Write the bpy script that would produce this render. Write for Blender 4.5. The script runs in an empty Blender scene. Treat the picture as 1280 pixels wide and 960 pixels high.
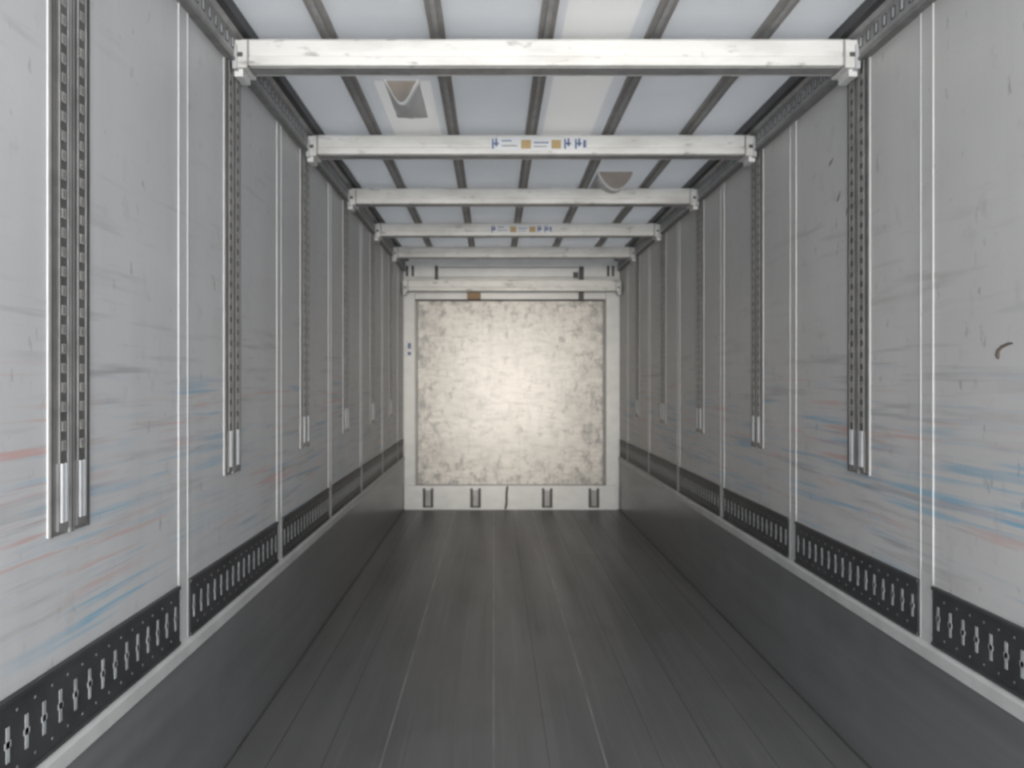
import bpy, bmesh, math, random
from mathutils import Vector
random.seed(4)
sc=bpy.context.scene
H=1.48            # camera height above the trailer floor
XL,XR=-1.036,1.445
YB=9.18; Y0=-1.2
ZC=H+1.40

# ---------------------------------------------------------------- materials
def mat(name):
    m=bpy.data.materials.new(name); m.use_nodes=True
    nt=m.node_tree; b=nt.nodes['Principled BSDF']
    return m,nt,b
def N(nt,t,**k):
    n=nt.nodes.new(t)
    for a,v in k.items(): setattr(n,a,v)
    return n
def val(nt,sock,v):
    if isinstance(v,bpy.types.NodeSocket): nt.links.new(v,sock)
    else: sock.default_value=v
def math_(nt,op,a,b=0.0,clamp=False):
    n=N(nt,'ShaderNodeMath',operation=op,use_clamp=clamp)
    val(nt,n.inputs[0],a); val(nt,n.inputs[1],b); return n.outputs[0]
def mix(nt,f,a,b):
    n=N(nt,'ShaderNodeMix',data_type='RGBA')
    val(nt,n.inputs['Factor'],f)
    for s,v in ((n.inputs[6],a),(n.inputs[7],b)):
        if isinstance(v,tuple): s.default_value=(*v,1) if len(v)==3 else v
        else: nt.links.new(v,s)
    return n.outputs[2]
def coords(nt,scale=(1,1,1),rot=(0,0,0),loc=(0,0,0)):
    t=N(nt,'ShaderNodeTexCoord'); mp=N(nt,'ShaderNodeMapping')
    nt.links.new(t.outputs['Object'],mp.inputs[0])
    mp.inputs['Scale'].default_value=scale; mp.inputs['Rotation'].default_value=rot; mp.inputs['Location'].default_value=loc
    return mp.outputs[0]
def noise(nt,vec,scale=1,detail=4,rough=.55):
    n=N(nt,'ShaderNodeTexNoise'); nt.links.new(vec,n.inputs['Vector'])
    n.inputs['Scale'].default_value=scale; n.inputs['Detail'].default_value=detail; n.inputs['Roughness'].default_value=rough
    return n.outputs['Fac']
def rng(nt,v,a,b,c=0.,d=1.):
    n=N(nt,'ShaderNodeMapRange',clamp=True); val(nt,n.inputs[0],v)
    for i,x in enumerate((a,b,c,d)): n.inputs[i+1].default_value=x
    return n.outputs[0]
def band(nt,v,lo,hi,soft):
    return math_(nt,'MULTIPLY',rng(nt,v,lo-soft,lo),rng(nt,v,hi,hi+soft,1,0))
def axis(nt,i):
    t=N(nt,'ShaderNodeTexCoord'); s=N(nt,'ShaderNodeSeparateXYZ'); nt.links.new(t.outputs['Object'],s.inputs[0]); return s.outputs[i]
def simple(name,col,rough=.5,metal=0.,dirt=.15,scale=(8,8,8)):
    m,nt,b=mat(name)
    f=rng(nt,noise(nt,coords(nt,scale),1,5),.35,.75)
    d=tuple(c*(1-dirt*2.2) for c in col)
    nt.links.new(mix(nt,f,col,d),b.inputs['Base Color'])
    b.inputs['Roughness'].default_value=rough; b.inputs['Metallic'].default_value=metal
    return m

def wall_mat(name,off,base):
    m,nt,b=mat(name)
    z=axis(nt,2)
    big=rng(nt,noise(nt,coords(nt,(1,.9,1.3),loc=(0,off,0)),1,4),.3,.75)
    c=mix(nt,big,base,tuple(x*.87 for x in base))
    # vertical grime
    vg=rng(nt,noise(nt,coords(nt,(1,7,.6),loc=(0,off,3)),1,5),.5,.8)
    c=mix(nt,math_(nt,'MULTIPLY',vg,.18),c,tuple(x*.6 for x in base))
    # fine specks and smudges
    sp=rng(nt,noise(nt,coords(nt,(1,26,13),loc=(0,off,1)),1,3),.66,.75)
    c=mix(nt,math_(nt,'MULTIPLY',sp,.5),c,(.22,.21,.21))
    sp=rng(nt,noise(nt,coords(nt,(1,9,7),loc=(0,off,8)),1,5,.7),.58,.74)
    c=mix(nt,math_(nt,'MULTIPLY',sp,.32),c,(.33,.31,.30))
    def streak(seed,zs,ys,lo,hi,zlo,zhi,col,amt,tilt):
        nonlocal c
        s=noise(nt,coords(nt,(1,ys,zs),rot=(tilt,0,0),loc=(0,off+seed,seed)),1,4,.55)
        k=rng(nt,s,lo,hi)
        patch=rng(nt,noise(nt,coords(nt,(1,1.2,2.6),loc=(0,off+seed*2,seed)),1,3),.42,.60)
        k=math_(nt,'MULTIPLY',math_(nt,'MULTIPLY',k,patch),band(nt,z,zlo,zhi,.12))
        c=mix(nt,math_(nt,'MULTIPLY',k,amt),c,col)
    streak(3.1,34,1.1,.54,.66,H-.55,H-.05,(.24,.41,.53),.85,.05)
    streak(7.7,40,1.2,.55,.66,H-.50,H-.05,(.55,.29,.26),.60,-.03)
    streak(12.3,30,1.3,.54,.68,H-.6,H+.15,(.27,.27,.29),.6,.03)
    streak(21.3,24,1.9,.56,.7,H-.6,H+.9,(.36,.34,.33),.42,-.05)
    streak(31.9,50,.9,.56,.65,H-.65,H-.28,(.22,.43,.57),.8,.0)
    nt.links.new(c,b.inputs['Base Color'])
    b.inputs['Roughness'].default_value=.45
    return m
M_WL=wall_mat('wall_laminate_a',2.0,(.60,.60,.605))
M_WR=wall_mat('wall_laminate_b',15.0,(.61,.60,.59))
M_SEAM=simple('seam_strip',(.58,.58,.57),.5,0,.08)
M_SEAML=simple('seam_lip',(.68,.68,.67),.5,0,.05)
M_WHITE=simple('white_paint',(.76,.76,.75),.4,0,.06,(5,5,9))
M_GROOVE=simple('groove_dark',(.10,.10,.10),.7)
M_BLACK=simple('black_rail',(.055,.056,.06),.5,0,.2)
M_SLOT=simple('slot_bright',(.56,.57,.58),.4,.0,.12)
M_TICK=simple('rail_slot_edge',(.42,.44,.45),.45,.0,.2,(20,20,20))
M_SLOT2=simple('slot_cream',(.36,.35,.32),.4,.0,.15,(20,20,20))
M_GALV=simple('galvanised',(.23,.225,.22),.45,.1,.16,(14,14,14))
M_GALVD=simple('galvanised_channel',(.115,.113,.11),.5,.1,.16,(14,14,14))
M_GALV2=simple('galvanised_light',(.35,.345,.34),.42,.1,.16,(14,14,14))
M_DARK=simple('dark_metal',(.07,.07,.072),.5,.1)
M_BAR=simple('roof_bar',(.29,.275,.26),.5,.0,.15)
M_BLUE=simple('print_blue',(.14,.19,.34),.5,0,.05)
M_ORANGE=simple('print_orange',(.50,.36,.17),.5,0,.05)
M_BROWN=simple('brown_tag',(.34,.22,.12),.6,0,.1)
M_LABEL=simple('label_paper',(.74,.75,.76),.45,0,.03)
M_RUST=simple('scuff_rust',(.13,.105,.09),.7,0,.2)
M_GREYM=simple('scuff_grey',(.30,.27,.26),.7,0,.2)

# beam paint with smudges and edge wear
M_BEAM,nt,b=mat('beam_paint')
c=mix(nt,rng(nt,noise(nt,coords(nt,(3,3,9)),1,5),.45,.8),(.76,.75,.72),(.52,.505,.47))
sp=rng(nt,noise(nt,coords(nt,(9,9,26)),1,4),.60,.72)
c=mix(nt,math_(nt,'MULTIPLY',sp,.6),c,(.20,.18,.16))
nt.links.new(c,b.inputs['Base Color']); b.inputs['Roughness'].default_value=.33

# kick plate
M_KICK,nt,b=mat('kick_plate_alu')
s=noise(nt,coords(nt,(1,.5,14)),1,4)
c=mix(nt,rng(nt,s,.3,.75),(.20,.202,.205),(.145,.147,.15))
p=rng(nt,noise(nt,coords(nt,(1,2.2,3)),1,5),.5,.8)
c=mix(nt,math_(nt,'MULTIPLY',p,.5),c,(.26,.265,.275))
nt.links.new(c,b.inputs['Base Color']); b.inputs['Metallic'].default_value=.1
b.inputs['Roughness'].default_value=.28

# floor
M_FLOOR,nt,b=mat('floor_planks')
s1=noise(nt,coords(nt,(5,.25,1)),1,4,.5)
s2=noise(nt,coords(nt,(46,.5,1),loc=(3,1,0)),1,4,.6)
c=mix(nt,rng(nt,s1,.32,.72),(.118,.116,.118),(.155,.152,.153))
c=mix(nt,math_(nt,'MULTIPLY',rng(nt,s2,.54,.76),.35),c,(.27,.265,.267))
blot=rng(nt,noise(nt,coords(nt,(1.6,.7,1),loc=(1.2,0,0)),1,4),.42,.68)
c=mix(nt,math_(nt,'MULTIPLY',blot,.4),c,(.21,.207,.207))
s3=rng(nt,noise(nt,coords(nt,(14,.7,1),loc=(8,3,0)),1,5,.65),.56,.74)
c=mix(nt,math_(nt,'MULTIPLY',s3,.45),c,(.075,.073,.074))
dk=rng(nt,noise(nt,coords(nt,(3.2,1.6,1),loc=(4.2,2,0)),1,5),.55,.74)
c=mix(nt,math_(nt,'MULTIPLY',dk,.4),c,(.08,.078,.078))
nt.links.new(c,b.inputs['Base Color'])
nt.links.new(rng(nt,s1,.3,.7,.48,.36),b.inputs['Roughness'])
M_JOINT=simple('floor_joint',(.36,.35,.35),.4,.0,.3,(2,3,2))
M_JOINTD=simple('floor_joint_dark',(.10,.10,.10),.6,0,.2)

# plywood panel, white-washed and scuffed
M_PLY,nt,b=mat('worn_plywood')
c=mix(nt,rng(nt,noise(nt,coords(nt,(1.8,1,2.4)),1,6,.65),.32,.7),(.76,.72,.66),(.54,.51,.475))
k=rng(nt,noise(nt,coords(nt,(5,1,20)),1,6,.75),.48,.66)
c=mix(nt,math_(nt,'MULTIPLY',k,.65),c,(.30,.275,.255))
k=rng(nt,noise(nt,coords(nt,(16,1,3),loc=(5,0,2)),1,6,.75),.52,.70)
c=mix(nt,math_(nt,'MULTIPLY',k,.6),c,(.30,.28,.27))
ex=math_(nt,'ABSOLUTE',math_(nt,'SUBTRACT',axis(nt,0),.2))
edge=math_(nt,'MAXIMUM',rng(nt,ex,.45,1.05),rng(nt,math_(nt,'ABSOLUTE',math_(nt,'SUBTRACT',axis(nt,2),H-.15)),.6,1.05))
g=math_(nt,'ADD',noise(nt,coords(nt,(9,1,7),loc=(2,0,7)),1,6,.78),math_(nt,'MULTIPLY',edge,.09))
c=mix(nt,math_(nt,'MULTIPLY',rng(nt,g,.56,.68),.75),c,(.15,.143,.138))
k=rng(nt,noise(nt,coords(nt,(9,1,14),loc=(9,0,3)),1,5,.7),.58,.70)
c=mix(nt,math_(nt,'MULTIPLY',k,.6),c,(.86,.84,.80))
nt.links.new(c,b.inputs['Base Color']); b.inputs['Roughness'].default_value=.40
b.inputs['Coat Weight'].default_value=.30; b.inputs['Coat Roughness'].default_value=.28

# translucent roof skin with whiter reinforcing strips laminated in
M_ROOF,nt,b=mat('translucent_roof')
ax,ay=axis(nt,0),axis(nt,1)
pa=math_(nt,'MULTIPLY',band(nt,ax,.28,.55,.006),band(nt,ay,.4,4.9,.01))
pb=math_(nt,'MULTIPLY',band(nt,ax,-.56,-.30,.006),band(nt,ay,3.75,5.0,.01))
pm=math_(nt,'MAXIMUM',pa,pb)
cn=rng(nt,noise(nt,coords(nt,(1.5,.9,1)),1,4),.3,.75)
rc=mix(nt,cn,(.76,.765,.78),(.66,.67,.68))
nt.links.new(mix(nt,pm,rc,(.88,.875,.86)),b.inputs['Base Color']); b.inputs['Roughness'].default_value=.5
tr=N(nt,'ShaderNodeBsdfTranslucent'); nt.links.new(mix(nt,pm,(.76,.78,.80),(.84,.84,.83)),tr.inputs[0])
mx=N(nt,'ShaderNodeMixShader'); mx.inputs[0].default_value=.155
out=nt.nodes['Material Output']
nt.links.new(b.outputs[0],mx.inputs[1]); nt.links.new(tr.outputs[0],mx.inputs[2]); nt.links.new(mx.outputs[0],out.inputs[0])
M_CLOTH=simple('liner_cloth',(.78,.78,.77),.8,0,.04)
M_CLOTHIN=simple('liner_cloth_inner_shade',(.34,.30,.265),.85,0,.12)

# ---------------------------------------------------------------- builder
class B:
    def __init__(s): s.v=[];s.f=[];s.m=[];s.mats=[]
    def mi(s,m):
        if m not in s.mats: s.mats.append(m)
        return s.mats.index(m)
    def box(s,x0,x1,y0,y1,z0,z1,m):
        x0,x1=sorted((x0,x1));y0,y1=sorted((y0,y1));z0,z1=sorted((z0,z1))
        o=len(s.v)
        s.v+=[(x0,y0,z0),(x1,y0,z0),(x1,y1,z0),(x0,y1,z0),(x0,y0,z1),(x1,y0,z1),(x1,y1,z1),(x0,y1,z1)]
        s.f+=[tuple(o+i for i in q) for q in ((0,3,2,1),(4,5,6,7),(0,1,5,4),(1,2,6,5),(2,3,7,6),(3,0,4,7))]
        s.m+=[s.mi(m)]*6
    def prism(s,poly,axis_,a0,a1,m):
        """poly: 2d points, extruded along axis (0=x: pts are (y,z); 1=y: pts (x,z))"""
        o=len(s.v);n=len(poly)
        for a in (a0,a1):
            for p,q in poly: s.v.append((a,p,q) if axis_==0 else (p,a,q))
        for i in range(n):
            j=(i+1)%n; s.f.append((o+i,o+j,o+n+j,o+n+i)); s.m.append(s.mi(m))
        s.f.append(tuple(o+i for i in range(n))[::-1]); s.f.append(tuple(o+n+i for i in range(n))); s.m+=[s.mi(m)]*2
    def make(s,name,parent=None,bevel=0,segs=2):
        me=bpy.data.meshes.new(name); me.from_pydata(s.v,[],s.f)
        for m in s.mats: me.materials.append(m)
        for p,i in zip(me.polygons,s.m): p.material_index=i
        bm=bmesh.new(); bm.from_mesh(me); bmesh.ops.recalc_face_normals(bm,faces=bm.faces); bm.to_mesh(me); bm.free()
        o=bpy.data.objects.new(name,me); sc.collection.objects.link(o)
        if bevel:
            md=o.modifiers.new('bevel','BEVEL'); md.width=bevel; md.segments=segs; md.limit_method='ANGLE'
        if parent: o.parent=parent
        return o
def empty(name):
    e=bpy.data.objects.new(name,None); sc.collection.objects.link(e); e.empty_display_size=.1; return e

# ---------------------------------------------------------------- shell
f=B(); f.box(XL-.06,XR+.06,Y0,YB+.06,-.08,0,M_FLOOR)
for i in range(-2,4):
    x=i*.435
    wide=.003 if i in(-1,0,1) else .002
    f.box(x-wide,x+wide,Y0,YB,-.001,.0012,M_JOINT if i in(-1,0,1) else M_JOINTD)
for x in(-.66,.215,.65,1.09): f.box(x-.0015,x+.0015,Y0,YB,-.001,.0008,M_JOINTD)
f.make('floor')

KT=H-.87   # top of kick plate trim
def wall(side):
    X=XL if side=='left' else XR; s=1 if side=='left' else -1
    M=M_WL if side=='left' else M_WR
    w=B(); w.box(X-s*.05,X,Y0,YB+.06,0,ZC+.03,M)
    # seam cover strips every panel
    k=-3
    while True:
        y=2.665+1.19*k; k+=1
        if y<Y0+.1: continue
        if y>YB-.1: break
        w.box(X,X+s*.003,y-.040,y+.040,KT,H-.64,M_SEAM)
        w.box(X,X+s*.002,y-.040,y+.040,H-.64,H+1.25,M)
        for e in(-.040,.035): w.box(X+s*.002,X+s*.004,y+e,y+e+.005,KT,H+1.25,M_SEAML)
    w.make('wall_'+side)
    # kick plate
    b=B(); b.box(X,X+s*.012,Y0,YB-.065,0,KT-.045,M_KICK)
    b.box(X,X+s*.016,Y0,YB-.065,0,.012,M_GALVD)
    b.prism([(X,KT-.05),(X+s*.020,KT-.05),(X+s*.020,KT-.012),(X+s*.006,KT),(X,KT)],1,Y0,YB-.065,M_SEAM)
    b.make('baseboard_'+side)
    # lashing rail, interrupted by the seam strips
    r=B(); zt=H-.675; zb=KT+.004
    k=-4
    while True:
        ya=2.665+1.19*k+.045; yb=ya+1.10; k+=1
        if ya<Y0: continue
        yb=min(yb,YB-.08)
        if ya>YB-.2: break
        r.box(X,X+s*.008,ya,yb,zb,zt,M_BLACK)
        for zz in(zt-.010,zb+.0): r.box(X+s*.008,X+s*.013,ya,yb,zz,zz+.010,M_DARK)
        n=int((yb-ya)/.068); zc=(zt+zb)/2-.002
        for i in range(n):
            y=ya+.034+i*(yb-ya-.068)/max(1,n-1)
            r.box(X+s*.008,X+s*.0095,y-.006,y+.006,zc-.038,zc+.038,M_TICK)
            r.box(X+s*.008,X+s*.0095,y-.011,y+.011,zc-.007,zc+.007,M_TICK)
            for dz in(-.062,.062): r.box(X+s*.008,X+s*.0092,y+.031,y+.037,zc+dz-.003,zc+dz+.003,M_GALV)
    r.make('lashing_rail_'+side)
    # roof-side slotted rail
    r=B(); z0=H+1.25; z1=H+1.355
    r.prism([(X,z0),(X+s*.022,z0),(X+s*.030,z0+.012),(X+s*.030,z1-.012),(X+s*.045,z1),(X,z1)],1,Y0,YB-.08,M_GALV2)
    r.box(X,X+s*.034,Y0,YB-.08,z0-.012,z0,M_GALV)
    r.box(X,X+s*.075,Y0,YB-.08,z1,ZC,M_DARK)  # solid dark strip standing in for the shaded gap below the roof
    y=Y0+.05
    while y<YB-.13:
        r.box(X+s*.030,X+s*.0315,y,y+.030,z0+.030,z0+.072,M_DARK)
        r.box(X+s*.030,X+s*.0325,y+.006,y+.020,z0+.034,z0+.068,M_SLOT)
        y+=.062
    r.make('roof_edge_rail')
    # vertical double tracks
    for k in range(-1,6):
        yc=1.945+1.212*k
        t=B(); h=.0875; za=H-.368; zz=H+1.24
        t.box(X,X+s*.006,yc-h,yc+h,za,zz,M_GALV)
        for e in(-h,h-.006): t.box(X+s*.006,X+s*.010,yc+e,yc+e+.006,za,zz,M_GALVD)
        for e in(-h-.003,h): t.box(X,X+s*.003,yc+e,yc+e+.003,za,zz,M_SEAML)
        t.box(X+s*.006,X+s*.012,yc-.010,yc+.010,za,zz,M_GALV2)
        t.box(X+s*.012,X+s*.0125,yc-.002,yc+.002,za,zz,M_DARK)
        for cy in(-.042,.042):
            t.box(X+s*.006,X+s*.013,yc+cy-.021,yc+cy+.021,za+.17,zz,M_GALVD)
            t.box(X+s*.006,X+s*.013,yc+cy-.021,yc+cy+.021,za+.01,za+.17,M_GALV)
            for e in(-.021,.017): t.box(X+s*.013,X+s*.015,yc+cy+e,yc+cy+e+.004,za+.17,zz,M_GALV2)
            t.box(X+s*.013,X+s*.018,yc+cy-.013,yc+cy-.004,za+.03,za+.17,M_SLOT)
            t.box(X+s*.013,X+s*.018,yc+cy+.004,yc+cy+.013,za+.03,za+.17,M_SLOT)
            z=za+.20
            while z<zz-.03:
                t.box(X+s*.013,X+s*.0145,yc+cy-.009,yc+cy+.009,z,z+.024,M_SLOT2)
                t.box(X+s*.0145,X+s*.015,yc+cy-.004,yc+cy+.004,z+.004,z+.020,M_GALV)
                z+=.046
        t.make('wall_track')
wall('left'); wall('right')

c=B(); c.box(XL-.05,XR+.05,Y0,YB+.06,ZC,ZC+.012,M_ROOF)
co=c.make('ceiling')
# roof stringers
r=B()
for x in(-.665,-.225,.21,.645,1.085):
    r.box(x-.030,x+.030,Y0,YB-.06,ZC-.020,ZC,M_BAR)
    r.box(x-.010,x+.010,Y0,YB-.06,ZC-.026,ZC-.020,M_GALV2)
r.make('roof_stringer')

def loop(xc,w,y0,y1,d,pw):
    """cloth pocket sagging below the roof with a closed, recessed front"""
    me=bpy.data.meshes.new('hanging_strap_loop'); v=[];fa=[];mi=[];n=20;ny=8
    def pr(u,dd): return dd*(math.sin(math.pi*u)**pw)
    for j in range(ny+1):
        t=j/ny; y=y0+(y1-y0)*t; dd=d*(1-t)**.7+.004
        for i in range(n+1):
            u=i/n; v.append((xc+(u-.5)*w,y,ZC-.003-pr(u,dd)))
    for j in range(ny):
        for i in range(n):
            a=j*(n+1)+i; fa.append((a,a+1,a+n+2,a+n+1)); mi.append(0)
    o0=len(v)
    for i in range(n+1):   # recessed sheet across the opening, inner shading put into its brown
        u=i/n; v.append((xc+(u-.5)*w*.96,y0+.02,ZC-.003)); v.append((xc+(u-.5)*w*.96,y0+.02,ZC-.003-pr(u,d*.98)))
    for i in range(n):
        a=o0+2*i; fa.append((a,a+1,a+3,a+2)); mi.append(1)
    me.from_pydata(v,[],fa); me.materials.append(M_CLOTH); me.materials.append(M_CLOTHIN)
    for p,q in zip(me.polygons,mi): p.use_smooth=(q==0); p.material_index=q
    o=bpy.data.objects.new('hanging_strap_loop',me); sc.collection.objects.link(o)
    s=o.modifiers.new('s','SOLIDIFY'); s.thickness=.005; s.offset=0
    return o
loop(-.43,.16,3.72,4.25,.105,1.3)
loop(.82,.24,5.35,6.1,.120,.75)

# ---------------------------------------------------------------- decking beams
def beam(y,z0,label=None,hgt=.106,dep=.12):
    e=empty('decking_beam'); e.location=(0,0,0)
    z1=z0+hgt; xa=XL+.05; xb=XR-.05
    p=[(y+.004,z0),(y,z0+.006),(y,z0+.034),(y+.005,z0+.038),(y+.005,z0+.044),(y+.001,z0+.048),
       (y+.001,z1-.010),(y+.010,z1),(y+dep-.010,z1),(y+dep,z1-.010),(y+dep,z0+.008),(y+dep-.006,z0)]
    b=B(); b.prism(p,0,xa,xb,M_BEAM); b.box(xa,xb,y+.025,y+dep-.025,z0-.002,z0+.002,M_GALV2)  # grey strip below puts the underside's shade into the colour
    b.make('beam_body',e,.0015)
    for i,(X,s) in enumerate(((XL,1),(XR,-1))):
        h=B()
        h.box(X+s*.02,X+s*.075,y-.008,y+dep+.006,z0-.012,z1-.010,M_BEAM)
        h.box(X+s*.02,X+s*.055,y+.01,y+dep-.01,z0-.040,z0-.010,M_WHITE)
        h.box(X+s*.022,X+s*.040,y-.020,y+.02,z0-.020,z0+.075,M_SLOT)
        h.box(X+s*.030,X+s*.060,y-.011,y-.006,z0+.030,z0+.048,M_GALVD)
        h.box(X+s*.074,X+s*.082,y-.003,y+dep,z0-.002,z1-.006,M_GALV2)
        h.make('end_bracket_%d'%(i+1),e,.005)
    if label:
        x0,x1=label; l=B(); yy=y+.0005; za=z0+.020; zb=z1-.018
        l.box(x0,x1,yy-.002,yy,za,zb,M_LABEL)
        w=x1-x0; yf=yy-.003
        def r(u0,u1,v0,v1,m): l.box(x0+w*u0,x0+w*u1,yf,yy-.0018,za+(zb-za)*v0,za+(zb-za)*v1,m)
        for u in(.32,.63):
            r(u,u+.10,.12,.82,M_ORANGE)
        for u in(.02,.76,.87):
            r(u,u+.02,.1,.9,M_BLUE); r(u+.035,u+.055,.3,.95,M_BLUE); r(u+.02,u+.07,.45,.6,M_BLUE)
        r(.12,.22,.7,.8,M_BLUE); r(.12,.28,.3,.4,M_GALV2); r(.45,.60,.55,.65,M_BLUE); r(.45,.58,.25,.33,M_GALV2)
        r(.955,.985,.2,.8,M_BLUE)
        l.make('warning_label',e)
    return e
ZB=H+1.228
beam(3.12,ZB); beam(4.345,ZB,(-.02,.51)); beam(5.56,ZB); beam(6.80,ZB,(-.03,.50)); beam(8.00,ZB)
beam(8.93,H+.995,None,.125,.10)

# ---------------------------------------------------------------- front bulkhead
w=B()
w.box(XL-.05,XR+.05,YB,YB+.06,0,ZC+.03,M_WHITE)
w.make('wall_back')
P=109.
def px(x): return (x-617)/P
def pz(y): return H+(475-y)/P
e=empty('bulkhead_frame')
b=B()
b.box(px(506),px(519),YB-.035,YB,0.0,pz(338),M_WHITE)        # left post
b.box(px(757),px(771),YB-.035,YB,0.0,pz(338),M_WHITE)        # right post
b.box(XL+.04,XR-.04,YB-.05,YB,pz(347),pz(332),M_WHITE)        # head rail
b.make('posts',e,.004)
b=B()
for x in(508,515,758,764): b.box(px(x),px(x+3),YB-.06,YB-.03,pz(346),pz(333),M_DARK)
b.box(px(544),px(548),YB-.07,YB-.04,pz(350),pz(333),M_DARK)
b.box(px(549),px(722),YB-.055,YB-.045,pz(335.5),pz(334.5),M_GALV)
b.box(px(723),px(729),YB-.075,YB-.04,pz(376),pz(334),M_DARK)
b.box(px(716),px(722),YB-.07,YB-.04,pz(348),pz(341),M_DARK)
b.box(px(519),px(757),YB-.006,YB,pz(377),pz(374),M_GROOVE)
b.box(px(584),px(601),YB-.05,YB-.002,pz(374.5),pz(366),M_BROWN)
b.make('latches',e,.003)
b=B()
b.box(px(509),px(515),YB-.038,YB-.035,pz(445),pz(428),M_LABEL)
b.box(px(510),px(514),YB-.040,YB-.038,pz(436),pz(429),M_BLUE)
b.box(px(510),px(514),YB-.040,YB-.038,pz(444),pz(440),M_BLUE)
b.make('sticker',e)
# bottom buffer
b=B()
b.box(px(506),px(771),YB-.06,YB,0,pz(606),M_WHITE)
for x in(529,588,677,735):
    for d in(0,10): b.box(px(x+d),px(x+d+3.2),YB-.070,YB-.058,.03,pz(609.5),M_DARK)
    b.box(px(x+3.2),px(x+10),YB-.064,YB-.058,.04,pz(612),M_GALV2)
    b.box(px(x),px(x+13.2),YB-.072,YB-.058,.025,.04,M_DARK)
b.make('bottom_buffer',e,.003)
# panel
b=B()
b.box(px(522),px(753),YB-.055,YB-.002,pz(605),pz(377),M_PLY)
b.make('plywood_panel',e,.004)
b=B()
for xa,xb in((520.5,523),(752.5,756)): b.box(px(xa),px(xb),YB-.060,YB-.002,pz(606),pz(376),M_GALV)
b.box(px(521),px(755),YB-.060,YB-.002,pz(606.2),pz(604.8),M_GALV)
b.make('panel_edging',e)
# strap tail in front of the buffer
cu=bpy.data.curves.new('loose_strap','CURVE'); cu.dimensions='3D'; cu.bevel_depth=.012; cu.bevel_resolution=3
sp=cu.splines.new('BEZIER'); pts=[(px(634),YB-.072,pz(607)),(px(633),YB-.075,pz(618)),(px(633),YB-.075,pz(628)),(px(631.5),YB-.08,.012)]
sp.bezier_points.add(3)
for q,p in zip(sp.bezier_points,pts): q.co=p; q.handle_left_type=q.handle_right_type='AUTO'
o=bpy.data.objects.new('loose_strap',cu); sc.collection.objects.link(o); cu.materials.append(M_DARK)

# wall scuffs
def scuff(side,y,z,pts,wd,m=None):
    X=XL if side=='left' else XR; s=1 if side=='left' else -1
    cu=bpy.data.curves.new('wall_scuff','CURVE'); cu.dimensions='3D'; cu.bevel_depth=wd; cu.bevel_resolution=2
    sp=cu.splines.new('POLY'); sp.points.add(len(pts)-1)
    for q,(a,c_,r) in zip(sp.points,pts): q.co=(X-s*wd*.4,y+a,z+c_,1); q.radius=r
    o=bpy.data.objects.new('wall_scuff',cu); sc.collection.objects.link(o); cu.materials.append(m or M_GREYM)
scuff('right',2.275,H+.09,[(-.05,.012,.5),(-.03,.012,.9),(0,.004,1),(.014,-.006,1.3),(.016,-.02,1.6),(.014,-.03,.8)],.006,M_RUST)
scuff('right',3.43,H+.93,[(-.03,.015,.5),(0,-.0,1),(.02,-.01,.5)],.009)
scuff('right',3.35,H+.77,[(-.015,.02,.5),(0,-.01,1),(.02,-.02,.5)],.009)
scuff('right',3.27,H+.70,[(-.01,.01,.5),(0,-.01,1),(.01,-.03,.5)],.006)
scuff('left',2.96,H+.36,[(-.01,.03,.5),(0,0,1),(.01,-.03,.5)],.006)

# ---------------------------------------------------------------- light
wd=bpy.data.worlds.new('sky'); sc.world=wd; wd.use_nodes=True
bg=wd.node_tree.nodes['Background']; bg.inputs[0].default_value=(.96,.98,1,1); bg.inputs[1].default_value=7.3
a=bpy.data.lights.new('door_portal','AREA'); a.shape='RECTANGLE'; a.size=XR-XL; a.size_y=ZC
a.cycles.is_portal=True
ao=bpy.data.objects.new('door_portal',a); ao.location=((XL+XR)/2,Y0-.02,ZC/2); ao.rotation_euler=(math.radians(90),0,0)
sc.collection.objects.link(ao)
sl=bpy.data.lights.new('bulkhead_fill_sun','SUN'); sl.energy=1.6; sl.angle=math.radians(14); sl.color=(1,.92,.80)  # added low sun, brightens the bulkhead and gives its warm glow
so=bpy.data.objects.new('bulkhead_fill_sun',sl); so.rotation_euler=Vector((-.005,1,-.01)).to_track_quat('-Z','Y').to_euler(); so.location=(0,-3,4)
sc.collection.objects.link(so)

cam=bpy.data.cameras.new('camera'); cob=bpy.data.objects.new('camera',cam); sc.collection.objects.link(cob)
cob.location=(0,0,H); cob.rotation_euler=(math.radians(90),0,0)
cam.sensor_width=36; cam.lens=36*1000/1280
cam.shift_x=(640-617)/1280; cam.shift_y=-(480-475)/1280
cam.clip_start=.02
cam.dof.use_dof=True; cam.dof.focus_distance=.6; cam.dof.aperture_fstop=14
sc.camera=cob
sc.view_settings.view_transform='Standard'
